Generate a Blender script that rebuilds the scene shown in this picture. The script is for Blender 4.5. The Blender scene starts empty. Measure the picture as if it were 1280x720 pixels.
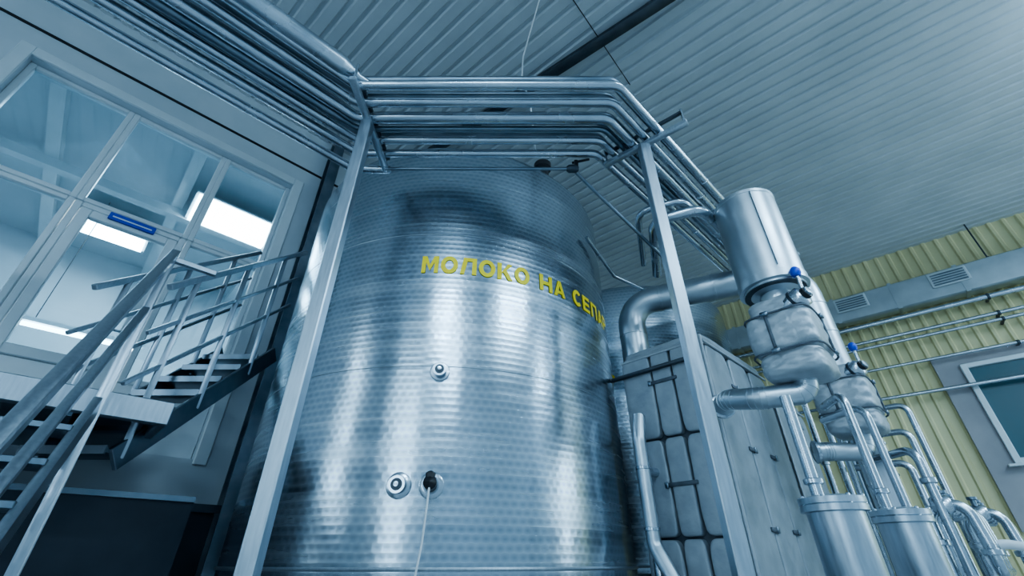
import bpy, math, random
from mathutils import Vector, Matrix
random.seed(4)
EYE=1.3   # eye height; coordinates below are written relative to eye level, floor = -EYE
A=math.radians(46)
R=Vector((math.sin(A),math.cos(A),0)); L=Vector((-math.cos(A),math.sin(A),0))
B2=math.radians(50)
W=Vector((-math.sin(B2),math.cos(B2),0)); N=Vector((math.cos(B2),math.sin(B2),0))
Z=Vector((0,0,1)); X=Vector((1,0,0)); Y=Vector((0,1,0))
def P(r,l,z=0): return R*r+L*l+Z*z
def Q(n,s,z=0): return N*n+W*s+Z*z
AX_RL=(R,L,Z); AX_NW=(N,W,Z); AX=(X,Y,Z)

# ---------------------------------------------------------------- materials
def newmat(name):
    m=bpy.data.materials.new(name); m.use_nodes=True
    return m,m.node_tree,m.node_tree.nodes['Principled BSDF']
def setc(b,col,metal=0,rough=.5):
    b.inputs['Base Color'].default_value=(*col,1); b.inputs['Metallic'].default_value=metal; b.inputs['Roughness'].default_value=rough
def noisy(name,col,col2,metal=0,rough=.5,rough2=None,scale=8,bump=0,stretch=(1,1,1),detail=4):
    m,nt,b=newmat(name); setc(b,col,metal,rough)
    tc=nt.nodes.new('ShaderNodeTexCoord'); mp=nt.nodes.new('ShaderNodeMapping'); mp.inputs['Scale'].default_value=stretch
    n=nt.nodes.new('ShaderNodeTexNoise'); n.inputs['Scale'].default_value=scale; n.inputs['Detail'].default_value=detail
    nt.links.new(tc.outputs['Object'],mp.inputs[0]); nt.links.new(mp.outputs[0],n.inputs['Vector'])
    r=nt.nodes.new('ShaderNodeValToRGB'); r.color_ramp.elements[0].position=.35; r.color_ramp.elements[1].position=.65
    r.color_ramp.elements[0].color=(*col,1); r.color_ramp.elements[1].color=(*col2,1)
    nt.links.new(n.outputs['Fac'],r.inputs[0]); nt.links.new(r.outputs[0],b.inputs['Base Color'])
    if rough2 is not None:
        mr=nt.nodes.new('ShaderNodeMapRange'); mr.inputs[1].default_value=.3; mr.inputs[2].default_value=.7
        mr.inputs[3].default_value=rough; mr.inputs[4].default_value=rough2
        nt.links.new(n.outputs['Fac'],mr.inputs[0]); nt.links.new(mr.outputs[0],b.inputs['Roughness'])
    if bump:
        bp=nt.nodes.new('ShaderNodeBump'); bp.inputs['Strength'].default_value=.6; bp.inputs['Distance'].default_value=bump
        nt.links.new(n.outputs['Fac'],bp.inputs['Height']); nt.links.new(bp.outputs[0],b.inputs['Normal'])
    return m
def emis(name,col,s):
    m,nt,b=newmat(name); setc(b,(0.8,.8,.8),0,.5)
    b.inputs['Emission Color'].default_value=(*col,1); b.inputs['Emission Strength'].default_value=s
    return m
STEEL=noisy('pipe_steel',(.48,.54,.60),(.56,.62,.68),1,.20,.30,scale=5)
STEELD=noisy('pipe_steel_dull',(.19,.24,.29),(.27,.32,.37),1,.3,.42,scale=5)
BRUSH=noisy('brushed_profile_steel',(.44,.50,.56),(.52,.58,.64),1,.32,.44,scale=12,stretch=(6,6,.6))
CLAD=noisy('aluminium_cladding',(.48,.54,.59),(.56,.62,.67),.95,.32,.44,scale=4,bump=.004)
DARKST=noisy('dark_steel',(.055,.07,.09),(.08,.10,.12),.6,.45,scale=6)
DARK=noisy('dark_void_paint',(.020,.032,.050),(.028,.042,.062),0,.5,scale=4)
JACK=noisy('insulation_jacket_fabric',(.28,.32,.36),(.35,.39,.43),.2,.42,.58,scale=9,bump=.012,detail=5)
JACKL=noisy('quilted_silver_jacket',(.38,.42,.46),(.46,.50,.54),.35,.38,.52,scale=16,bump=.014,detail=6)
JACKD=noisy('jacket_seam_fabric',(.07,.09,.11),(.10,.12,.15),0,.6,scale=20)
CEIL=noisy('ceiling_sheet_paint',(.48,.52,.55),(.54,.58,.61),0,.5,scale=1.2)
YEL=noisy('yellow_siding_paint',(.70,.63,.36),(.76,.69,.41),0,.45,scale=1.5)
WHITE=noisy('white_pvc',(.60,.67,.71),(.66,.72,.76),0,.3,scale=3)
WALLP=noisy('wall_panel_paint',(.50,.57,.62),(.56,.62,.67),0,.5,scale=2)
PINK=noisy('window_surround_paint',(.34,.33,.355),(.39,.38,.405),0,.5,scale=2)
FLOORM=noisy('floor_tile',(.28,.31,.34),(.36,.39,.41),0,.25,.4,scale=3)
YTXT=noisy('yellow_vinyl',(1.0,.72,.012),(1.0,.78,.022),0,.45,scale=9)
BLUE=noisy('blue_plastic',(.01,.05,.45),(.02,.07,.55),0,.35,scale=9)
BLACK=noisy('black_plastic',(.012,.012,.016),(.02,.02,.024),0,.4,scale=9)
WCAB=noisy('white_cable',(.7,.72,.74),(.75,.77,.79),0,.5,scale=9)
WINEM=emis('daylight_pane',(.58,.83,1.0),6.0)
LED=emis('led_panel',(.70,.89,1.0),20)
TUBE=emis('tube_lamp',(.70,.89,1.0),12)
def glassmat():
    m,nt,b=newmat('window_glass'); nt.nodes.remove(b)
    t=nt.nodes.new('ShaderNodeBsdfTransparent'); t.inputs[0].default_value=(.76,.86,.90,1)
    g=nt.nodes.new('ShaderNodeBsdfGlossy'); g.inputs['Roughness'].default_value=.06; g.inputs[0].default_value=(.9,.95,1,1)
    f=nt.nodes.new('ShaderNodeFresnel'); f.inputs[0].default_value=1.5
    mx=nt.nodes.new('ShaderNodeMixShader'); nt.links.new(f.outputs[0],mx.inputs[0]); nt.links.new(t.outputs[0],mx.inputs[1]); nt.links.new(g.outputs[0],mx.inputs[2])
    nt.links.new(mx.outputs[0],nt.nodes['Material Output'].inputs[0]); return m
GLASS=glassmat()
def darkglass():
    m,nt,b=newmat('dark_window_glass'); setc(b,(.06,.12,.15),0,.3); b.inputs['Specular IOR Level'].default_value=.3; return m
DGLASS=darkglass()
def tankmat():
    m,nt,b=newmat('tank_dimpled_steel'); setc(b,(.55,.61,.67),1,.25)
    nn=nt.nodes.new; lk=nt.links.new
    def M(op,a,b_=None,c=None):
        n=nn('ShaderNodeMath'); n.operation=op
        for i,v in enumerate((a,b_,c)):
            if v is None: continue
            if isinstance(v,(int,float)): n.inputs[i].default_value=v
            else: lk(v,n.inputs[i])
        return n.outputs[0]
    tc=nn('ShaderNodeTexCoord'); s=nn('ShaderNodeSeparateXYZ'); lk(tc.outputs['Object'],s.inputs[0])
    ang=M('ARCTAN2',s.outputs[0],M('MULTIPLY',s.outputs[1],-1.0))
    cell=.046
    u=M('MULTIPLY',ang,1.65/(cell*1.25)); v=M('MULTIPLY',s.outputs[2],1/cell)
    row=M('FLOOR',v); off=M('MULTIPLY',M('MODULO',M('ABSOLUTE',row),2.0),.5)
    uu=M('ADD',u,off)
    fu=M('SUBTRACT',M('FRACT',M('ADD',uu,500.0)),.5); fv=M('SUBTRACT',M('FRACT',v),.5)
    d=M('SQRT',M('ADD',M('MULTIPLY',M('MULTIPLY',fu,fu),.7),M('MULTIPLY',M('MULTIPLY',fv,fv),1.5)))
    wn=nn('ShaderNodeTexWhiteNoise'); wn.noise_dimensions='1D'; lk(M('FLOOR',M('MULTIPLY',v,.5)),wn.inputs['W'])
    cv=nn('ShaderNodeCombineXYZ'); lk(M('MULTIPLY',ang,.9),cv.inputs[0]); lk(M('MULTIPLY',s.outputs[2],6.0),cv.inputs[1])
    ns=nn('ShaderNodeTexNoise'); ns.inputs['Scale'].default_value=2.0; ns.inputs['Detail'].default_value=3; lk(cv.outputs[0],ns.inputs['Vector'])
    cw=nn('ShaderNodeCombineXYZ'); lk(M('MULTIPLY',ang,1.65),cw.inputs[0]); lk(M('MULTIPLY',s.outputs[2],.22),cw.inputs[1])
    nl=nn('ShaderNodeTexNoise'); nl.inputs['Scale'].default_value=2.0; nl.inputs['Detail'].default_value=2; lk(cw.outputs[0],nl.inputs['Vector'])
    rg=M('ADD',M('MULTIPLY',wn.outputs['Value'],.05),M('MULTIPLY',ns.outputs['Fac'],.18)); rg=M('ADD',rg,.135)
    lk(rg,b.inputs['Roughness'])
    b1=nn('ShaderNodeBump'); b1.inputs['Strength'].default_value=1; b1.inputs['Distance'].default_value=.016; lk(nl.outputs['Fac'],b1.inputs['Height'])
    b2=nn('ShaderNodeBump'); b2.inputs['Strength'].default_value=.38; b2.inputs['Distance'].default_value=.0026; lk(d,b2.inputs['Height']); lk(b1.outputs[0],b2.inputs['Normal'])
    lk(b2.outputs[0],b.inputs['Normal'])
    cr=nn('ShaderNodeValToRGB'); cr.color_ramp.elements[0].color=(.30,.37,.44,1); cr.color_ramp.elements[1].color=(.58,.65,.71,1)
    cr.color_ramp.elements[0].position=.15; cr.color_ramp.elements[1].position=.75
    t=M('ADD',M('MULTIPLY',d,.55),M('MULTIPLY',ns.outputs['Fac'],.34)); t=M('ADD',t,M('MULTIPLY',wn.outputs['Value'],.10))
    lk(t,cr.inputs[0]); lk(cr.outputs[0],b.inputs['Base Color'])
    return m
TANKM=tankmat()

# ---------------------------------------------------------------- mesh builder
def fillet(pts,rad,n=7):
    pts=[Vector(p) for p in pts]; out=[pts[0]]
    for i in range(1,len(pts)-1):
        a,b,c=pts[i-1],pts[i],pts[i+1]
        d1=(a-b); d2=(c-b); l1=d1.length; l2=d2.length; d1/=l1; d2/=l2
        ang=d1.angle(d2)
        if ang>math.pi-.02: out.append(b); continue
        t=min(rad/math.tan(ang/2),l1*.49,l2*.49)
        rr=t*math.tan(ang/2)
        cen=b+(d1+d2).normalized()*(rr/math.sin(ang/2))
        s=b+d1*t-cen; e=b+d2*t-cen
        tot=s.angle(e)
        for k in range(n+1):
            f=k/n
            v=(s*math.sin((1-f)*tot)+e*math.sin(f*tot))/math.sin(tot)
            out.append(cen+v)
    out.append(pts[-1]); return out
class Bd:
    def __init__(s,name,sharp=38): s.name=name; s.v=[]; s.f=[]; s.mi=[]; s.mats=[]; s.sharp=sharp
    def m(s,mat):
        if mat not in s.mats: s.mats.append(mat)
        return s.mats.index(mat)
    def add(s,vs,fs,mat):
        o=len(s.v); k=s.m(mat); s.v+= [Vector(v) for v in vs]
        for f in fs: s.f.append([o+i for i in f]); s.mi.append(k)
    def box(s,c,size,mat,ax=AX,bev=0):
        c=Vector(c); hx,hy,hz=[q/2 for q in size]; a,b,d=[Vector(q) for q in ax]
        if bev<=0:
            vs=[c+a*(hx*i)+b*(hy*j)+d*(hz*k) for k in(-1,1) for j in(-1,1) for i in(-1,1)]
            s.add(vs,[(0,2,3,1),(4,5,7,6),(0,1,5,4),(2,6,7,3),(0,4,6,2),(1,3,7,5)],mat)
        else:
            e=bev
            prof=[(-hx+e,-hy),(hx-e,-hy),(hx,-hy+e),(hx,hy-e),(hx-e,hy),(-hx+e,hy),(-hx,hy-e),(-hx,-hy+e)]
            vs=[];
            for z,sc in((-hz,1),(-hz+e,0),(hz-e,0),(hz,1)):
                for x,y in prof:
                    xx=x-(e*sc if x>0 else -e*sc); yy=y-(e*sc if y>0 else -e*sc)
                    vs.append(c+a*xx+b*yy+d*z)
            fs=[tuple(range(7,-1,-1)),tuple(range(24,32))]
            for q in range(3):
                for i in range(8): j=(i+1)%8; fs.append((q*8+i,q*8+j,(q+1)*8+j,(q+1)*8+i))
            s.add(vs,fs,mat)
    def rlbox(s,r0,r1,l0,l1,z0,z1,mat,bev=0): s.box(P((r0+r1)/2,(l0+l1)/2,(z0+z1)/2),(abs(r1-r0),abs(l1-l0),abs(z1-z0)),mat,AX_RL,bev)
    def nwbox(s,n0,n1,s0,s1,z0,z1,mat,bev=0): s.box(Q((n0+n1)/2,(s0+s1)/2,(z0+z1)/2),(abs(n1-n0),abs(s1-s0),abs(z1-z0)),mat,AX_NW,bev)
    def bar(s,p,q,w,h,mat,up=Z):
        p=Vector(p);q=Vector(q); d=(q-p); ln=d.length; d/=ln
        u=Vector(up)
        if abs(d.dot(u))>.98: u=L
        side=d.cross(u).normalized(); u=side.cross(d).normalized()
        s.box((p+q)/2,(w,ln,h),mat,(side,d,u),min(w,h)*.12)
    def tube(s,pts,rad,mat,bend=.1,seg=14,caps=True,raw=False):
        path=[Vector(p) for p in pts] if (raw or len(pts)<3) else fillet(pts,bend)
        n=len(path); t0=(path[1]-path[0]).normalized()
        ref=Z if abs(t0.dot(Z))<.9 else X
        nn=t0.cross(ref).normalized(); vs=[]
        for i,p in enumerate(path):
            t=(path[min(i+1,n-1)]-path[max(i-1,0)]).normalized()
            nn=(nn-t*nn.dot(t)).normalized(); bb=t.cross(nn)
            rr=rad(p) if callable(rad) else rad
            for k in range(seg):
                a=2*math.pi*k/seg; vs.append(p+nn*(math.cos(a)*rr)+bb*(math.sin(a)*rr))
        fs=[]
        for i in range(n-1):
            for k in range(seg):
                j=(k+1)%seg; fs.append((i*seg+k,i*seg+j,(i+1)*seg+j,(i+1)*seg+k))
        if caps: fs.append(tuple(range(seg-1,-1,-1))); fs.append(tuple(range((n-1)*seg,n*seg)))
        s.add(vs,fs,mat)
    def lathe(s,prof,o,ax,mat,seg=32):
        o=Vector(o); ax=Vector(ax).normalized(); ref=X if abs(ax.dot(X))<.9 else Y
        u=ax.cross(ref).normalized(); w=ax.cross(u); vs=[]
        for r,h in prof:
            for k in range(seg):
                a=2*math.pi*k/seg; vs.append(o+ax*h+u*(math.cos(a)*r)+w*(math.sin(a)*r))
        fs=[]
        for i in range(len(prof)-1):
            for k in range(seg):
                j=(k+1)%seg; fs.append((i*seg+k,i*seg+j,(i+1)*seg+j,(i+1)*seg+k))
        if prof[0][0]>1e-4: fs.append(tuple(range(seg-1,-1,-1)))
        if prof[-1][0]>1e-4: fs.append(tuple(range((len(prof)-1)*seg,len(prof)*seg)))
        s.add(vs,fs,mat)
    def ring(s,c,ax,rad,h,mat,seg=20):
        s.lathe([(rad*.9,-h/2),(rad,-h/2+h*.15),(rad,h/2-h*.15),(rad*.9,h/2)],c,ax,mat,seg)
    def torus(s,c,ax,Rr,r,mat,seg=32,ss=8):
        c=Vector(c); ax=Vector(ax).normalized(); ref=X if abs(ax.dot(X))<.9 else Y
        u=ax.cross(ref).normalized(); w=ax.cross(u); vs=[];fs=[]
        for i in range(seg):
            a=2*math.pi*i/seg; d=u*math.cos(a)+w*math.sin(a)
            for k in range(ss):
                b=2*math.pi*k/ss; vs.append(c+d*(Rr+r*math.cos(b))+ax*(r*math.sin(b)))
        for i in range(seg):
            for k in range(ss):
                fs.append((i*ss+k,((i+1)%seg)*ss+k,((i+1)%seg)*ss+(k+1)%ss,i*ss+(k+1)%ss))
        s.add(vs,fs,mat)
    def pillow(s,c,size,mat,ax=AX,k=4,n=14,wr=.0,seed=0):
        c=Vector(c); h=[q/2 for q in size]; a=[Vector(q) for q in ax]
        rnd=random.Random(seed); ph=[rnd.uniform(0,6) for _ in range(6)]
        for axis in range(3):
            for sg in(-1,1):
                vs=[];fs=[]
                for i in range(n+1):
                    for j in range(n+1):
                        p=[0,0,0]; p[axis]=sg; p[(axis+1)%3]=(-1+2*i/n)*sg; p[(axis+2)%3]=-1+2*j/n
                        nm=sum(abs(q)**k for q in p)**(1/k); p=[q/nm for q in p]
                        g=1
                        if wr: g+=wr*(math.sin(p[0]*5+p[2]*7+ph[0])*math.sin(p[1]*6-p[2]*4+ph[1])+.5*math.sin(p[2]*11+p[0]*8+p[1]*7+ph[2]))
                        vs.append(c+a[0]*(p[0]*h[0]*g)+a[1]*(p[1]*h[1]*g)+a[2]*(p[2]*h[2]))
                for i in range(n):
                    for j in range(n):
                        q=i*(n+1)+j; fs.append((q,q+n+1,q+n+2,q+1))
                s.add(vs,fs,mat)
    def done(s,origin=None):
        if origin is None:
            mn=[min(v[i] for v in s.v) for i in range(3)]; mx=[max(v[i] for v in s.v) for i in range(3)]
            origin=Vector([(a+b)/2 for a,b in zip(mn,mx)])
        origin=Vector(origin)
        me=bpy.data.meshes.new(s.name); me.from_pydata([tuple(v-origin) for v in s.v],[],s.f)
        for m in s.mats: me.materials.append(m)
        me.polygons.foreach_set('material_index',s.mi); me.polygons.foreach_set('use_smooth',[True]*len(me.polygons))
        me.validate(); me.update(); me.set_sharp_from_angle(angle=math.radians(s.sharp))
        ob=bpy.data.objects.new(s.name,me); ob.location=origin+Z*EYE; bpy.context.collection.objects.link(ob)
        return ob

HC=5.6; FL=-EYE
# ---------------------------------------------------------------- room shell
b=Bd('floor'); b.rlbox(-7.3,12.3,-8.3,5.6,FL-.2,FL,FLOORM); b.done()
b=Bd('ceiling',20)
per=.19; dep=.026; n0,n1=-8.3,11.3; s0,s1=-10,6.8; x=n0; prof=[]
while x<n1:
    prof+= [(x,0),(x+per*.60,0),(x+per*.70,dep),(x+per*.90,dep)]; x+=per
vs=[];fs=[]
for i,(n,d) in enumerate(prof):
    vs.append(Q(n,s0,HC+d)); vs.append(Q(n,s1,HC+d))
    if i: fs.append((2*i-2,2*i-1,2*i+1,2*i))
b.add(vs,fs,CEIL); b.done()
b=Bd('trim_1'); # steel channel across the ceiling
p=Vector((3.2,1.5,5.55)); q=Vector((-2.9,5.95,5.55)); b.bar(p,q,.11,.08,DARKST); b.bar(p+Z*-.045,q+Z*-.045,.14,.012,DARKST); b.done()
# right siding wall
b=Bd('wall_right',20); x=-9.4; per=.2; prof=[]
while x<4.5:
    prof+= [(x,0),(x+.11,0),(x+.135,-.03),(x+.175,-.03)]; x+=per
vs=[];fs=[]
for i,(s_,d) in enumerate(prof):
    vs.append(Q(11+d,s_,FL)); vs.append(Q(11+d,s_,HC+.05))
    if i: fs.append((2*i-2,2*i-1,2*i+1,2*i))
b.add(vs,fs,YEL); b.nwbox(11.02,11.2,-9.6,4.5,FL,HC+.05,WALLP); b.done()
# window wall (left)
WF=5.37
b=Bd('wall_left')
zt=4.5; ra,rb=-1.8,.9
b.rlbox(-7.2,ra,WF,5.62,.42,HC+.05,WALLP); b.rlbox(rb,10.6,WF,5.62,.42,HC+.05,WALLP)
b.rlbox(ra,rb,WF,5.62,zt,HC+.05,WALLP); b.rlbox(ra,rb,WF,5.62,.42,.85,WALLP)
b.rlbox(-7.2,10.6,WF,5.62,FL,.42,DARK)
b.done()
b=Bd('trim_2'); b.rlbox(-7,1.3,WF-.05,WF,.40,.47,DARKST); b.rlbox(-7,10,WF-.02,WF,4.86,4.885,BLACK); b.done()
b=Bd('trim_3') # casing round the glazing
for a in((ra-.12,ra,.8,zt+.12),(rb,rb+.12,.8,zt+.12)): b.rlbox(a[0],a[1],WF-.03,WF,a[2],a[3],WHITE,.008)
b.rlbox(ra,rb,WF-.03,WF,zt,zt+.12,WHITE,.008); b.done()
b=Bd('wall_rear'); b.rlbox(-7.2,12.2,-8.2,-8.0,FL,HC+.05,WALLP); b.done()
b=Bd('wall_side'); b.rlbox(-7.2,-7.0,-8.2,5.6,FL,HC+.05,WALLP); b.done()
def win_rear(name,kind,c,w,z0,z1):
    b=Bd(name)
    def bx(a0,a1,d0,d1,za,zb,m):
        if kind=='rear': b.rlbox(a0,a1,-8.0+d0,-8.0+d1,za,zb,m)
        else: b.rlbox(-7.0+d0,-7.0+d1,a0,a1,za,zb,m)
    bx(c-w/2,c+w/2,.01,.02,z0,z1,WINEM)
    for e in(c-w/2,c,c+w/2): bx(e-.04,e+.04,.02,.07,z0,z1,WHITE)
    for e in(z0,z1): bx(c-w/2,c+w/2,.02,.07,e-.04,e+.04,WHITE)
    b.done()
win_rear('window_4','side',-2.4,1.6,.0,4.8)
win_rear('window_5','side',3.6,1.2,.3,4.8)
win_rear('window_6','rear',9.8,2.6,.0,4.8)

# glazing of the left wall
def frame(b,r0,r1,z0,z1,t=.06,l0=5.46,l1=5.54,m=WHITE):
    b.rlbox(r0,r0+t,l0,l1,z0,z1,m,.008); b.rlbox(r1-t,r1,l0,l1,z0,z1,m,.008)
    b.rlbox(r0+t,r1-t,l0+.002,l1-.002,z0,z0+t,m,.008); b.rlbox(r0+t,r1-t,l0+.002,l1-.002,z1-t,z1,m,.008)
def glaz(b,r0,r1,z0,z1): b.rlbox(r0,r1,5.497,5.503,z0,z1,GLASS)
b=Bd('window_1')
for r0,r1 in((-1.8,-.89),(-.89,.09),(.09,.9)):
    frame(b,r0,r1,3.15,4.5,.055); glaz(b,r0+.05,r1-.05,3.2,4.45)
b.done()
b=Bd('window_2')
for r0,r1 in((-1.8,-.89),(.09,.9)):
    frame(b,r0,r1,1.45,3.148,.055); glaz(b,r0+.05,r1-.05,1.5,3.1); b.rlbox(r0,r1,5.46,5.54,.85,1.448,WHITE,.01)
b.rlbox(-1.8,-.9,5.40,5.47,1.43,1.46,WHITE); b.done()
b=Bd('door_1'); frame(b,-.885,.085,.86,3.145,.06); frame(b,-.82,.02,.9,3.08,.09,5.45,5.53); glaz(b,-.74,-.06,1.6,3.0)
b.rlbox(-.74,-.06,5.47,5.52,.98,1.5,WHITE,.01); b.rlbox(-.74,-.06,5.455,5.525,1.5,1.6,WHITE,.01)
b.tube([P(-.03,5.44,1.9),P(-.03,5.40,1.9),P(-.15,5.40,1.9)],.012,STEEL,.02); b.done()
b=Bd('exit_sign'); b.rlbox(-.6,-.2,5.43,5.448,3.04,3.13,BLUE,.006); b.rlbox(-.57,-.23,5.427,5.431,3.075,3.09,WHITE); b.done()
# neighbouring hall seen through the glazing
b=Bd('wall_far_hall'); b.rlbox(-7,6,11,11.2,.6,5.3,WALLP); b.rlbox(-7.1,-6.9,5.62,11.2,.6,5.3,WALLP); b.rlbox(5.9,6.1,5.62,11.2,.6,5.3,WALLP); b.rlbox(-4,-2.4,10.9,11.0,1.2,3.4,WHITE,.02);b.rlbox(0,1.6,10.9,11.0,1.2,3.4,WHITE,.02); b.done()
b=Bd('ceiling_hall'); b.rlbox(-7,6,5.62,11.2,5.3,5.4,WALLP)
for q in(-5,-3.4,-1.8,-.2,1.4,3.0): b.rlbox(q-.08,q+.08,5.65,11,5.15,5.3,WHITE)
b.rlbox(-7,6,8.05,8.2,5.0,5.15,WHITE); b.done()
b=Bd('floor_hall'); b.rlbox(-7,6,5.62,11.2,.5,.6,FLOORM); b.done()
for i,(r0,r1,l0,l1) in enumerate(((-1.4,-.4,8.7,9.7),(0.0,1.2,7.2,8.0),(-4.6,-3.6,7.2,8.0),(1.7,2.7,9.0,10.0))):
    b=Bd('ceiling_lamp'); b.rlbox(r0,r1,l0,l1,4.98,5.02,LED); b.rlbox(r0-.04,r1+.04,l0-.04,l1+.04,5.02,5.05,WHITE)
    b.tube([P(r0+.1,(l0+l1)/2,5.05),P(r0+.1,(l0+l1)/2,5.3)],.01,BLACK); b.tube([P(r1-.1,(l0+l1)/2,5.05),P(r1-.1,(l0+l1)/2,5.3)],.01,BLACK); b.done()
b=Bd('tube_lamp'); b.tube([P(-1.1,8.4,2.75),P(.2,8.4,2.75)],.03,TUBE); b.rlbox(-1.15,.25,8.35,8.45,2.79,2.85,WHITE)
for q in(-1,.1): b.tube([P(q,8.4,2.85),P(q,8.4,4.98)],.006,BLACK)
b.done()

# ---------------------------------------------------------------- right wall fittings
b=Bd('ventilation_duct'); b.nwbox(10.6,10.9,-9,3.9,4.22,4.76,CLAD,.02)
for q in range(-8,4): b.nwbox(10.585,10.9,q-.03,q+.03,4.205,4.775,CLAD)
for s_ in(-1.85,-.3):
    b.nwbox(10.57,10.6,s_-.28,s_+.28,4.42,4.72,WHITE,.01)
    for k in range(5): b.nwbox(10.555,10.575,s_-.24,s_+.24,4.45+k*.05,4.475+k*.05,STEELD)
for q in(-7,-4,-2.5,1,3): b.nwbox(10.7,10.97,q-.02,q+.02,4.77,4.81,DARKST); b.tube([Q(10.75,q,4.76),Q(10.75,q,HC+.02)],.012,DARKST)
b.done()
for z,rad,nn in((4.08,.05,10.75),(3.75,.035,10.75),(3.62,.03,10.72),(3.18,.03,10.75),(2.62,.035,10.75)):
    b=Bd('wall_pipe'); b.tube([Q(nn,-9,z),Q(nn,3.5,z)],rad,STEEL,seg=12)
    for q in(-8,-5,-2.2,.8,3): b.nwbox(nn,10.99,q-.02,q+.02,z-.015,z+.015,DARKST); b.ring(Q(nn,q,z),W,rad+.012,.04,DARKST,12)
    b.done()
b=Bd('window_3'); S0,S1=-1.38,-3.3
b.nwbox(10.9,10.965,-3.7,-1.04,.4,3.22,PINK)
b.nwbox(10.885,10.90,S1+.05,S0-.05,1.4,2.96,DGLASS)
for s_ in(S0-.035,(S0+S1)/2,S1+.035): b.nwbox(10.84,10.9,s_-.045,s_+.045,1.34,3.02,WHITE,.01)
for z in(1.38,2.98): b.nwbox(10.845,10.895,S1,S0,z-.045,z+.045,WHITE,.01)
b.nwbox(10.75,10.9,S1-.1,S0+.1,1.30,1.335,WHITE); b.done()

# ---------------------------------------------------------------- lettering
def ringpts(a0,a1,cx,cy,rx,ry,t,n=18):
    out=[]
    for i in range(n):
        q0=math.radians(a0+(a1-a0)*i/n); q1=math.radians(a0+(a1-a0)*(i+1)/n)
        o=lambda q,k:(cx+(rx-t*k)*math.cos(q),cy+(ry-t*.85*k)*math.sin(q))
        out.append([o(q0,0),o(q1,0),o(q1,1),o(q0,1)])
    return out
def rc(x0,y0,x1,y1): return [(x0,y0),(x1,y0),(x1,y1),(x0,y1)]
T=.27
GL={'M':[rc(0,0,.24,1),rc(.76,0,1,1),[(0.05,1),(.5,.12),(.5,.48),(.28,1)],[(.95,1),(.72,1),(.5,.48),(.5,.12)]],
'O':ringpts(0,360,.5,.5,.52,.52,T,24),
'L':[[(0,0),(.26,0),(.48,1),(.2,1)],rc(.3,.79,1,1),rc(1-T,0,1,.84)],
'K':[rc(0,0,T,1),[(.2,.34),(.45,.5),(1,1),(.68,1)],[(.33,.5),(.52,.70),(1,0),(.70,0)]],
'N':[rc(0,0,T,1),rc(1-T,0,1,1),rc(T,.39,1-T,.61)],
'A':[[(0,0),(.26,0),(.62,1),(.38,1)],[(.74,0),(1,0),(.62,1),(.38,1)],rc(.25,.18,.75,.37)],
'C':ringpts(42,318,.5,.5,.5,.52,T,20),
'E':[rc(0,0,T,1),rc(T,0,.92,.2),rc(T,.4,.85,.6),rc(T,.8,.92,1)],
'P':[rc(0,0,T,1),rc(1-T,0,1,1),rc(T,.79,1-T,1)],
'R':[rc(0,0,T,1)]+[rc(T,.80,.55,1),rc(T,.36,.55,.56)]+ringpts(-90,90,.55,.68,.44,.32,.22,12)}
def lettering(b,c,Rt,txt,phi0,z0,h,w,adv):
    u=0
    for ch in txt:
        if ch==' ': u+=adv*.55; continue
        for poly in GL[ch]:
            vs=[]
            for (x,y) in poly:
                ph=phi0+(u+x*w)/Rt
                vs.append(Vector(c)+Vector((math.sin(ph)*(Rt+.006),-math.cos(ph)*(Rt+.006),z0+y*h)))
            b.add(vs,[(0,1,2,3)],YTXT)
        u+=adv
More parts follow.
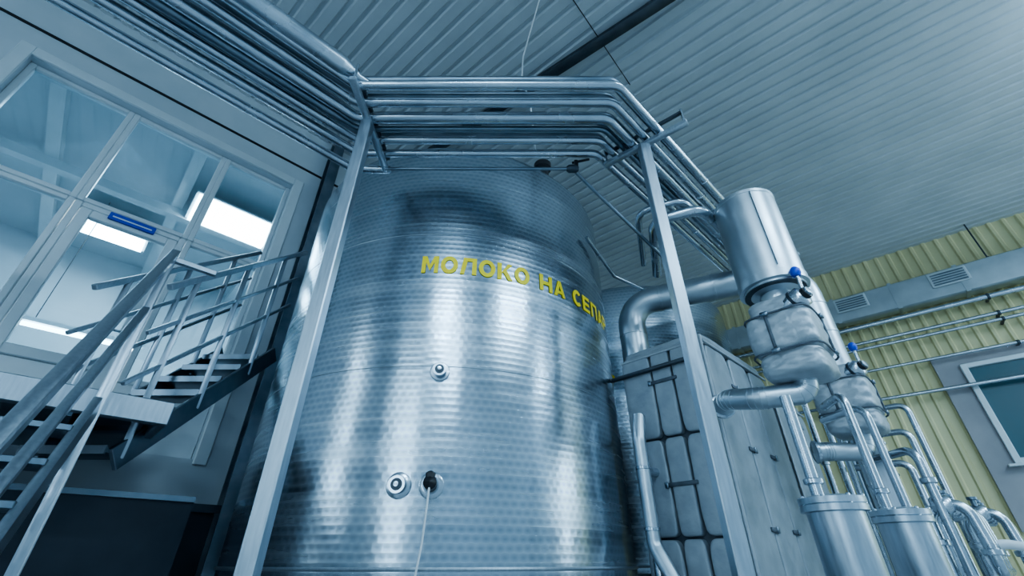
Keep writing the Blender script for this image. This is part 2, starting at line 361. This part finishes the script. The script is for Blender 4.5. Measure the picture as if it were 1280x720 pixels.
# ---------------------------------------------------------------- tanks
TZ0,TZ1=-.05,3.36
def tank(c,txt,phi0,ports=True):
    b=Bd('milk_tank',30); c=Vector((c[0],c[1],0)); Rt=1.65
    prof=[(.12,TZ0-.28),(Rt-.16,TZ0-.06),(Rt-.02,TZ0-.06),(Rt,TZ0-.04)]
    k=14
    for i in range(k+1): prof.append((Rt,TZ0+(TZ1-.1-TZ0)*i/k))
    prof+=[(Rt-.008,TZ1-.06),(Rt-.03,TZ1-.02),(Rt-.08,TZ1),(Rt-.14,TZ1+.01),(.45,TZ1+.28),(.25,TZ1+.30),(0,TZ1+.30)]
    b.lathe(prof,c,Z,TANKM,128)
    for z in(TZ0+.02,): b.torus(c+Z*z,Z,Rt+.002,.012,BRUSH,96,6)
    for z in(1.13,2.27): b.torus(c+Z*z,Z,Rt-.001,.003,BRUSH,96,6)
    b.lathe([(.26,0),(.26,.12),(.29,.13),(.29,.16),(.2,.2),(0,.21)],c+Vector((.9,-.5,TZ1+.1)),Z,STEEL,28)
    b.tube([c+Vector((0,0,TZ1+.28)),c+Vector((0,0,TZ1+.6)),c+Vector((.4,.3,TZ1+.6))],.04,STEEL,.1)
    b.lathe([(.06,0),(.06,.12),(.09,.14),(.09,.2),(.05,.22)],c+Vector((.95,-1.22,TZ1-.02)),Z,BLACK,20)
    for a in(20,110,200,290):
        q=math.radians(a); x,y=math.cos(q)*1.3,math.sin(q)*1.3
        b.lathe([(.09,TZ0-.15),(.07,TZ0-.3),(.06,FL+.1),(.1,FL+.06),(.1,FL)],c+Vector((x,y,0)),Z,STEEL,20)
    lettering(b,c,Rt,txt,math.radians(phi0),1.89,.155,.128,.148)
    if ports:
        def port(xr,z,r=.045,sensor=False):
            ph=math.asin(xr/Rt); d=Vector((math.sin(ph),-math.cos(ph),0)); o=c+d*Rt+Z*z
            b.lathe([(r*1.75,-.01),(r*1.75,.010),(r*1.6,.014),(r,.016),(r,.045),(r*1.15,.047),(r*1.15,.06)],o,d,STEEL,28)
            b.lathe([(r*.8,.061),(r*.8,.064),(0,.064)],o,d,STEELD if sensor else DARKST,20)
            b.lathe([(r*.35,.06),(r*.35,.075),(0,.076)],o,d,STEEL,14)
            if sensor:
                b.lathe([(r*.7,.06),(r*.9,.08),(r*.9,.14),(r*.5,.16),(0,.17)],o,d,BLACK,20)
                b.box(o+d*.12+Z*.02,(.05,.06,.08),BLACK,(X,Y,Z),.01)
                return o+d*.14
        port(.145,1.09,.038); port(-.035,.385,.042); e=port(.155,.385,.042,True)
        pts=[e,e+Vector((0,-.02,-.1)),e+Vector((-.01,-.015,-.3)),e+Vector((-.045,.0,-.55)),e+Vector((-.05,.03,-.9)),e+Vector((-.05,.05,-1.3))]
        b.tube(pts,.006,WCAB,.1,8)
    return b.done(c)
TC=Vector((-.63,4.456))
tank(TC,'MOLOKO NA CEPAR',-2.4)
T2=TC+Vector((R.x,R.y))*3.5+Vector((L.x,L.y))*.03
tank(T2,'R MOLOKO',-24,False)

# ---------------------------------------------------------------- pipe rack
H=2.9
rows=[(1.904,.034,STEEL,0),(2.04,.037,STEEL,0),(2.175,.046,STEEL,0),(2.275,.024,STEELD,.0),(2.385,.034,STEEL,0),(2.52,.034,STEEL,0),(1.97,.038,STEELD,.15),(2.11,.038,STEELD,.17),(2.31,.04,STEELD,.16),(2.46,.035,STEELD,.15)]
rback=[6.9,6.75,7.1,6.6,6.4,6.2,7.3,7.45,7.6,7.75]
for i,(y,rad,m,dz) in enumerate(rows):
    b=Bd('process_pipe'); h_=H+dz; k=(y-1.9)/.12
    bl=Vector((-1.12-.03*k,y,h_)); br=Vector((.76-.012*k,y,h_))
    lr=br.dot(L); e=rback[i]
    l0=bl-R*(3.8+bl.dot(R))
    path=[l0,bl-R*.25,bl-R*.12,bl,br,P(e,lr,h_),P(e,lr,-.9)]
    lim=(bl-R*.2).dot(R); big=max(rad,.038) if dz==0 else .052
    b.tube(path,lambda p: big if p.dot(R)<lim and p.dot(L)>1.9 else rad,m,.13,16)
    if dz==0:
        for q in(3.2,5.0): b.ring(P(q+.15*i%0.7,lr,h_),R,rad+.006,.02,m)
    for z in(2.2,1.2,.5): b.ring(P(e,lr,z-.05*i),Z,rad+.012,.03,m)
    b.done()
b=Bd('header_pipe'); s_=Vector((-1.10,1.86,H+.04)); 
b.tube([s_-R*4.2,s_-R*.12],.07,STEEL,seg=24,caps=True); b.lathe([(.07,0),(.065,.03),(.03,.14),(.03,.2)],s_-R*.13,R,STEEL,24); b.done()
b=Bd('header_pipe'); s_=Vector((-1.36,2.70,H)); b.tube([s_-R*4,s_-R*.02,s_+Vector((.3,.0,0))],.036,STEEL,.1,seg=18); b.done()
# thin line under the rack with a valve
b=Bd('sampling_pipe'); y=2.56; z=2.76
b.tube([Vector((-1.05,y,z)),Vector((.50,y,z)),Vector((.66,y+.15,z-.05)),Vector((1.5,3.35,z-.45))],.015,STEELD,.05,12)
b.lathe([(.02,-.05),(.035,-.03),(.035,.03),(.02,.05)],Vector((.5,y,z)),X,DARKST,16); b.box(Vector((.53,y-.02,z+.04)),(.03,.03,.07),BLACK,AX,.005); b.bar(Vector((.5,y,z+.07)),Vector((.64,y-.04,z+.07)),.02,.01,BLACK); b.done()
b=Bd('sampling_pipe'); b.tube([Vector((.74,3.45,2.75)),Vector((1.1,3.95,2.62)),Vector((1.9,4.5,2.60)),Vector((2.2,5.0,2.6))],.02,STEEL,.1,12); b.done()
def post(name,x,y,brk):
    b=Bd(name); b.box(Vector((x,y,(2.82+FL)/2)),(.08,.08,2.82-FL),BRUSH,AX,.006)
    b.box(Vector((x,y,FL+.01)),(.18,.18,.02),BRUSH,AX,.003)
    b.bar(brk[0],brk[1],.05,.04,BRUSH)
    return b
b=post('pipe_rack_support',-1.09,2.16,(Vector((-1.10,1.80,2.832)),Vector((-1.07,2.66,2.832))))
b.bar(Vector((-1.10,1.82,2.96)),Vector((-1.07,2.64,2.96)),.03,.02,DARKST)
for y in(1.81,2.65): b.tube([Vector((-1.09,y,2.82)),Vector((-1.09,y,3.0))],.01,STEEL)
b.done()
b=post('pipe_rack_support',1.05,2.38,(Vector((1.33,2.16,2.832)),Vector((.78,2.59,2.832))))
b.bar(Vector((1.31,2.17,2.96)),Vector((.80,2.58,2.96)),.03,.02,DARKST)
for t in(0.03,.97):
    p=Vector((1.33,2.16,0)).lerp(Vector((.78,2.59,0)),t); b.tube([p+Z*2.82,p+Z*3.0],.01,STEEL)
b.done()
for rr in(4.9,):
    b=Bd('pipe_rack_support'); b.rlbox(rr-.04,rr+.04,.62,.70,FL,2.83,BRUSH,.005); b.rlbox(rr-.025,rr+.025,.6,1.45,2.81,2.855,BRUSH,.004); b.done()
b=Bd('insulated_duct')
b.tube([P(3.2,1.25,3.30),P(8.0,1.15,3.30),P(8.0,1.15,2.2)],.10,CLAD,.2,24)
for q in(3.9,4.7,5.5,6.3): b.ring(P(q,1.24,3.30),R,.106,.03,CLAD,24)
b.done()
# return bends under the right run
for i,(dz,rad,l) in enumerate(((2.64,.030,1.10),(2.46,.045,.98))):
    b=Bd('process_pipe'); 
    b.tube([P(5.6,l-.1,-.8),P(5.6,l-.1,dz),P(3.0,l-.1,dz),P(2.85,l+.25,dz),P(3.6,l+.65,dz)],rad,STEEL,.14,18)
    for q in(3.6,4.7): b.ring(P(q,l-.1,dz),R,rad+.006,.02,STEEL)
    b.done()

# ---------------------------------------------------------------- holding vessel, big duct, jacketed valves
VC=Vector((1.89,2.70,0))
b=Bd('insulated_vessel')
b.lathe([(.10,1.50),(.10,1.62),(.205,1.64),(.205,1.655),(.228,1.66),(.228,1.72),(.222,1.725),(.222,2.43),(.226,2.435),(.226,2.46),(.20,2.485),(.0,2.50)],VC,Z,CLAD,48)
b.lathe([(.08,1.45),(.08,1.63),(.2,1.632),(.2,1.658),(.0,1.659)],VC,Z,DARKST,32)
b.bar(VC+Vector((-.06,-.22,1.75)),VC+Vector((-.06,-.22,2.43)),.012,.004,STEELD)
b.tube([VC+Z*2.48,VC+Z*2.64,VC+Z*2.64+R*.5],.03,STEEL,.08)
b.done()
b=Bd('insulated_duct'); 
D0=Vector((1.33,4.36,0)); path=[D0+Z*.2,D0+Z*2.50,Vector((2.26,3.95,2.50)),Vector((2.88,3.72,2.50)),Vector((2.88,3.72,1.45))]
b.tube(path,.145,CLAD,.28,28)
for z in(2.1,1.7,1.2,.7): b.ring(D0+Z*z,Z,.150,.03,CLAD,28)
d=(Vector((2.26,3.95,0))-D0).normalized()
for q in(.35,.6,.9): b.ring(D0+Z*2.5+d*q,d,.150,.03,CLAD,28)
for z in(2.1,1.8): b.ring(Vector((2.88,3.72,z)),Z,.150,.03,CLAD,28)
b.done()
def jval(c,sz,seed,sc=1):
    b=Bd('jacketed_valve',60); c=Vector(c)
    b.pillow(c+Z*.20*sc,(sz*.78,sz*.74,sz*.34),JACKL,AX_RL,5,20,.02,seed)
    b.pillow(c+Z*.01,(sz*1.02,sz*.92,sz*.66),JACKL,AX_RL,6,28,.022,seed+1)
    b.pillow(c+Z*(-.20*sc),(sz*.92,sz*.84,sz*.40),JACKL,AX_RL,5,20,.022,seed+2)
    for dz,k in((.13,.99),(-.13,1.01)):
        pts=[]
        for q in range(41):
            a=2*math.pi*q/40; ca,sa=math.cos(a),math.sin(a); nm=(abs(ca)**6+abs(sa)**6)**(1/6)
            pts.append(c+Z*dz*sc+R*(ca/nm*.515*sz*k)+L*(sa/nm*.465*sz*k))
        b.tube(pts,.007,JACKD,raw=True,seg=6)
    b.box(c+R*(-.52*sz)+L*(.1*sz),(.014,.02,sz*.55),JACKD,AX_RL,.004)
    b.box(c+L*(-.47*sz)+R*(.15*sz),(.02,.014,sz*.55),JACKD,AX_RL,.004)
    for dz in(.13,-.13):
        b.box(c+L*(-.485*sz)+R*(.15*sz)+Z*dz*sc,(.05,.02,.03),STEELD,AX_RL,.004)
        b.box(c+R*(-.535*sz)+L*(.1*sz)+Z*dz*sc,(.02,.05,.03),STEELD,AX_RL,.004)
    fd=(R*-.35+L*-.85+Z*.25).normalized()
    f=c+R*(-.30*sz)+L*(-.36*sz)+Z*.20*sc
    b.lathe([(.07*sc,-.08),(.07*sc,.035),(.05*sc,.05),(.03*sc,.052),(.03*sc,.09),(.0,.092)],f,fd,STEEL,24)
    b.lathe([(.08*sc,-.02),(.08*sc,.0)],f,fd,DARKST,24); b.lathe([(.04*sc,.05),(.04*sc,.075),(.0,.08)],f,fd,BLACK,20)
    g=f+fd*.05+Z*.03*sc
    b.lathe([(.012,0),(.012,.15*sc)],g,Z,STEEL,12); b.lathe([(.022*sc,.11*sc),(.032*sc,.13*sc),(.032*sc,.16*sc),(.018*sc,.18*sc),(0,.185*sc)],g,Z,BLUE,20)
    return b
J1=Vector((1.87,2.70,1.27)); b=jval(J1,.44,3); b.lathe([(.09,.2),(.09,.34)],J1,Z,CLAD,24); b.done()
J2=Vector((2.88,3.72,1.18)); b=jval(J2,.46,9,1); b.done()
def elb(name,pts,rad):
    b=Bd(name); b.tube(pts,rad,CLAD,rad*2.1,24)
    f=fillet(pts,rad*2.1)
    for i in range(1,len(f)-1,2):
        t=(f[i+1]-f[i-1]).normalized(); b.ring(f[i],t,rad*1.04,.012,CLAD,24)
    b.ring(f[-1],(f[-1]-f[-2]).normalized(),rad*1.25,.03,STEEL,24)
    b.done()
elb('insulated_elbow',[J1+Z*-.22,J1+Z*-.36,J1+Z*-.36+Vector((-.27,.12,.0)),Vector((1.50,3.0,1.08))+Z*-.12,Vector((1.52,3.15,.96))],.07)
elb('insulated_elbow',[J2+Z*-.24,J2+Z*-.42,J2+Vector((-.35,-.02,-.42)),J2+Vector((-.42,.0,-.42))],.07)

# ---------------------------------------------------------------- jacketed heat exchangers
def hx(name,r0,r1,l0,l1,zt,seed):
    b=Bd(name,50)
    b.rlbox(r0+.05,r1-.05,l0+.05,l1-.05,-1.0,zt-.06,JACKD,.02)
    for (a,c_) in((r0+.1,l0+.1),(r1-.1,l0+.1),(r0+.1,l1-.1),(r1-.1,l1-.1)): b.tube([P(a,c_,FL),P(a,c_,-.95)],.04,STEEL)
    lm=(l0+l1)/2
    zz=[-.95,.15,.85,zt-.03]
    for i in range(3):
        za,zb=zz[i]+.008,zz[i+1]-.008
        for j,(la,lb) in enumerate(((l0,lm-.10),(lm-.085,lm+.085),(lm+.10,l1))):
            b.pillow(P(r0+.02,(la+lb)/2,(za+zb)/2),(.09,(lb-la),zb-za),JACK,AX_RL,8,20,.014,seed+i*3+j)
    for z in(1.30,.50,-.3):
        b.rlbox(r0-.035,r0-.022,lm-.13,lm+.12,z-.015,z+.015,JACKD,.003); b.rlbox(r0-.045,r0-.033,lm+.10,lm+.13,z-.022,z+.022,STEELD,.003)
    # stiff edge piping down the corner and round the top
    b.tube([P(r0-.01,l0-.01,-.93),P(r0-.01,l0-.01,zt-.02)],.012,JACKL); b.tube([P(r0-.02,l0,zt-.07),P(r0-.02,l1,zt-.07)],.010,JACKL); b.tube([P(r0,l0-.02,zt-.07),P(r1,l0-.02,zt-.07)],.010,JACKL)
    # long face
    nr=3; w=(r1-r0)/nr
    for k in range(nr):
        a0=r0+k*w+.008; a1=a0+w-.016
        za,zb=-.95,zt-.08
        b.pillow(P((a0+a1)/2,l0+.02,(za+zb)/2),(a1-a0,.09,zb-za),JACK,AX_RL,9,24,.012,seed+30+k)
        if k<2:
            for z in(1.25,.75,.2): b.box(P(a1+.0,l0-.03,z),(.14,.012,.03),JACKD,AX_RL,.003); b.box(P(a1+.04,l0-.038,z),(.035,.012,.045),STEELD,AX_RL,.003)
    b.pillow(P((r0+r1)/2,(l0+l1)/2,zt-.03),(r1-r0+.02,l1-l0+.02,.10),JACK,AX_RL,10,18,.006,seed+60)
    b.rlbox(r0-.07,r0-.03,l0-.0,l1+.25,1.40,1.43,DARKST,.005)
    b.tube([P(r0,lm+.2,.6),P(r0-.18,lm+.2,.6),P(r0-.18,lm+.2,-.9)],.035,STEEL,.08)
    return b
b=hx('jacketed_heat_exchanger',3.40,4.75,1.30,2.05,1.62,5); b.done()
b=hx('jacketed_heat_exchanger',5.05,5.95,1.35,1.95,1.50,80); b.done()
b=Bd('drain_pipe'); b.tube([Vector((1.02,3.55,1.0)),Vector((.98,3.5,.8)),Vector((.98,3.5,.1)),Vector((1.05,3.35,-.15)),Vector((1.05,3.35,-.9))],.05,CLAD,.12,20)
for z in(.6,.2): b.ring(Vector((.98,3.5,z)),Z,.055,.025,STEEL)
b.done()
# ---------------------------------------------------------------- filter housings
def filt(x,y,zt,rad):
    b=Bd('filter_housing'); c=Vector((x,y,0))
    b.lathe([(rad*.5,-1.05),(rad*.93,-.95),(rad*.93,zt-.05),(rad*1.1,zt-.045),(rad*1.1,zt-.015),(rad*1.06,zt-.012),(rad*1.1,zt-.008),(rad*1.1,zt+.02),(rad*.6,zt+.035),(0,zt+.04)],c,Z,BRUSH,40)
    for k in range(3):
        a=2*math.pi*k/3+.4; b.tube([c+Vector((math.cos(a)*rad*.7,math.sin(a)*rad*.7,-.9)),c+Vector((math.cos(a)*rad*.9,math.sin(a)*rad*.9,FL))],.018,STEEL)
    for k in range(8):
        a=2*math.pi*k/8; b.lathe([(.010,-.04),(.010,.03),(0,.035)],c+Vector((math.cos(a)*rad*1.02,math.sin(a)*rad*1.02,zt)),Z,STEEL,8)
    return b
b=filt(1.72,2.62,.275,.145); b.tube([Vector((1.66,2.62,.30)),Vector((1.66,2.62,.86))],.032,STEEL,.08); b.ring(Vector((1.66,2.62,.38)),Z,.05,.03,STEEL); b.done()
b=filt(2.36,3.0,.25,.14); b.tube([Vector((2.30,3.0,.27)),Vector((2.30,3.0,1.0)),Vector((2.36,3.3,1.0))],.028,STEEL,.08); b.ring(Vector((2.3,3.0,.38)),Z,.045,.03,STEEL); b.done()
b=Bd('riser_pipe'); b.tube([Vector((2.55,3.15,-.9)),Vector((2.5,3.1,.6)),Vector((2.5,3.1,.95)),Vector((2.45,3.5,.95))],.025,STEEL,.1); b.done()
b=Bd('riser_pipe'); b.tube([Vector((2.98,3.40,-.9)),Vector((2.98,3.40,.5)),Vector((2.98,3.40,.72)),Vector((2.98,3.9,.72))],.03,STEEL,.1); b.ring(Vector((2.98,3.40,.5)),Z,.05,.04,STEEL); b.done()
# ---------------------------------------------------------------- valve manifold lower right
def manifold(o,seed):
    b=Bd('valve_manifold'); o=Vector(o)
    for k in range(3):
        p=o+R*(k*.32)
        b.tube([p+Z*(FL+.3),p+Z*.30,p+Z*.38+L*-.22,p+L*-.24+Z*.1],.035,STEEL,.09,16)
        b.tube([p+L*-.24+Z*.1,p+L*-.24+Z*-.05,p+L*-.24+R*.25+Z*-.05],.035,STEEL,.08,16)
        b.ring(p+Z*.12,Z,.055,.04,STEEL); b.ring(p+L*-.24+Z*.06,Z,.055,.04,STEEL)
        b.lathe([(.05,-.06),(.065,-.04),(.065,.04),(.05,.06)],p+L*-.10+Z*.34,L,STEEL,20)
        b.lathe([(.02,0),(.02,.06),(.035,.065),(.035,.085),(0,.09)],p+L*-.10+Z*.38,Z,STEELD,16)
    b.tube([o+R*-.2+Z*-.25+L*-.1,o+R*1.0+Z*-.25+L*-.1],.045,STEEL)
    for k in range(2): b.tube([o+R*(k*.9-.1)+L*-.1+Z*-.25,o+R*(k*.9-.1)+L*-.1+Z*FL],.03,STEEL)
    b.done()
manifold(Vector((2.95,3.5,0)),1); manifold(Vector((3.75,4.1,.0)),2)
b=Bd('flexible_hose')
b.tube([Vector((3.32,3.62,.05)),Vector((3.4,3.55,.12)),Vector((3.55,3.45,.08)),Vector((3.7,3.35,-.02)),Vector((3.8,3.2,-.3)),Vector((3.8,3.1,-.9)),Vector((3.7,3.0,FL+.04))],.03,WCAB,.2,14); b.done()
for k,(r_,l_) in enumerate(((6.4,.62),(6.9,.55),(7.4,.5))):
    b=Bd('riser_pipe'); b.tube([P(r_,l_,-1.2),P(r_,l_,.9+.4*k),P(r_,l_+.5,.9+.4*k)],.035,STEEL,.1); b.ring(P(r_,l_,.4),Z,.055,.04,STEEL); b.done()

# ---------------------------------------------------------------- platform, stairs, rails
b=Bd('service_platform')
b.rlbox(-4.5,.35,3.5,5.32,.79,.84,STEELD); b.rlbox(-4.5,.35,3.46,3.52,.72,.86,BRUSH,.006); b.rlbox(.33,.38,3.46,5.32,.72,.86,BRUSH,.006)
for q in(-3.6,-2.4,-1.2,-.1): b.rlbox(q-.04,q+.04,3.5,5.32,.70,.79,STEELD)
for r_,l_ in((-2.6,3.5),(-4.4,3.5)): b.rlbox(r_-.03,r_+.03,l_-.03,l_+.03,FL,.8,BRUSH,.005)
b.done()
b=Bd('staircase') # flight rising towards the platform, rail on the aisle side
top=Vector((-2.38,2.50,0)); bot=Vector((-1.22,.93,0)); run=(top-bot); rl=run.length; dr=run.normalized(); sd=Vector((-dr.y,dr.x,0))
slz=1.83-(-.25); 
def st(t,z,off=0): return bot+run*t+sd*off+Z*z
def zt_(t): return -.25+slz*t
b.bar(st(-.2,zt_(-.2)),st(1.03,zt_(1.03)),.055,.045,BRUSH)
b.bar(st(-.2,zt_(-.2)-.42),st(1,zt_(1)-.42),.04,.035,BRUSH)
b.bar(st(1,FL),st(1,1.84),.055,.055,BRUSH)
for off in(0,.62):
    b.bar(st(-.2,zt_(-.2)-1.02,off),st(.97,zt_(.97)-1.02,off),.04,.13,BRUSH)
b.bar(st(1,FL,.62),st(1,.8,.62),.055,.055,BRUSH)
b.bar(st(-.15,FL),st(-.15,zt_(-.15)),.05,.05,BRUSH)
for k in range(12):
    t=-.1+k*.09; c=st(t,zt_(t)-1.03,.31); b.box(c,(.24,.60,.03),STEELD,(dr,sd,Z),.003)
b.bar(st(1.0,1.80,0),st(1.0,1.80,0)+R*.28+Z*.0,.04,.04,BRUSH)
b.done()
b=Bd('upper_staircase')
def zs(y): return .64+(y-3.0)*.94
for x in(-2.5,-3.05):
    y1=4.3
    b.bar(Vector((x,2.9,zs(2.9))),Vector((x,y1,zs(y1))),.03,.15,STEELD)
    for dz,w in((1.33,.045),(.96,.028),(.6,.028)): b.bar(Vector((x,2.72,zs(2.72)+dz)),Vector((x,y1,zs(y1)+dz)),w,w,BRUSH)
    for y in(2.95,3.45,3.95): b.bar(Vector((x,y,zs(y)-.03)),Vector((x,y,zs(y)+1.33)),.04,.04,BRUSH)
for k in range(7):
    y=2.95+k*.2; b.box(Vector((-2.775,y,zs(y)-.0)),(.54,.24,.03),STEELD,AX,.003); b.box(Vector((-2.775,y-.12,zs(y)-.0)),(.54,.012,.05),STEELD,AX)
b.done()
b=Bd('steel_column'); 
for l0_,l1_,q0,q1 in((5.14,5.16,0,.14),(5.33,5.35,0,.14),(5.16,5.33,.06,.08)): b.rlbox(1.22+q0,1.22+q1,l0_,l1_,FL,HC-.02,STEELD)
b.done()
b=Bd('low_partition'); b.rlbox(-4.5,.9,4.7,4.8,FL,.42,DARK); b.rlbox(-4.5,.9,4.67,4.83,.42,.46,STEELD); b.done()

# hanging cables
b=Bd('hanging_cable'); 
b.tube([Vector((.33,2.55,HC)),Vector((.22,2.7,5.2)),Vector((.12,2.75,4.7)),Vector((.10,2.7,4.2)),Vector((.17,2.58,3.7)),Vector((.2,2.57,2.97))],.008,WCAB,.3,8); b.done()
b=Bd('suspension_wire'); b.tube([Vector((.65,2.5,HC-.02)),Vector((1.6,3.6,HC-.1))],.006,BLACK,seg=6); b.done()

# ---------------------------------------------------------------- added pendants out of view: fill light down into the room and up to the ceiling
COL=(.55,.81,1.0)
def fill_lamp(p,sx,sy,e):
    b=Bd('added_fill_fixture'); p=Vector(p)
    b.box(p+Z*.06,(sx,.16,.05),WHITE,AX_RL,.01); b.tube([p+Z*.02-R*(sx/2-.05),p+Z*.02+R*(sx/2-.05)],.02,TUBE)
    for q in(-.4,.4): b.tube([p+Z*.08+R*q*sx,Vector((p.x,p.y,HC+.02))+R*q*sx],.006,BLACK)
    b.done()
    for up in(0,1):
        ld=bpy.data.lights.new('fill_light','AREA'); ld.shape='RECTANGLE'; ld.size=sx; ld.size_y=sy; ld.energy=e*(.3 if up else 1); ld.color=COL
        o=bpy.data.objects.new('fill_light',ld); o.location=p+Z*(EYE+(.12 if up else -.04)); o.rotation_euler=(math.pi*up,0,math.atan2(R.y,R.x)); bpy.context.collection.objects.link(o)
for p in(P(-2.5,-2.0,4.6),P(2,-3.2,4.6),P(6,-3.6,4.6),P(6,-6,4.6),P(-4,-5,4.6)):
    fill_lamp(p,1.8,.3,150)
ld=bpy.data.lights.new('hall_fill_light','AREA'); ld.size=2; ld.energy=130; ld.color=(.6,.84,1); o=bpy.data.objects.new('hall_fill_light',ld); o.location=P(-1,8,EYE+4.9); bpy.context.collection.objects.link(o)  # extra area light added to brighten the hall behind the glazing
w=bpy.data.worlds.new('world'); bpy.context.scene.world=w; w.use_nodes=True
w.node_tree.nodes['Background'].inputs[0].default_value=(.35,.6,.9,1); w.node_tree.nodes['Background'].inputs[1].default_value=.4

cam=bpy.data.cameras.new('camera'); co=bpy.data.objects.new('camera',cam); bpy.context.collection.objects.link(co)
co.location=(0,0,EYE); co.rotation_euler=(math.radians(90+32),0,0); cam.sensor_width=36; cam.lens=36*550/1280; cam.clip_start=.05
bpy.context.scene.camera=co
bpy.context.scene.view_settings.look='AgX - Medium High Contrast'
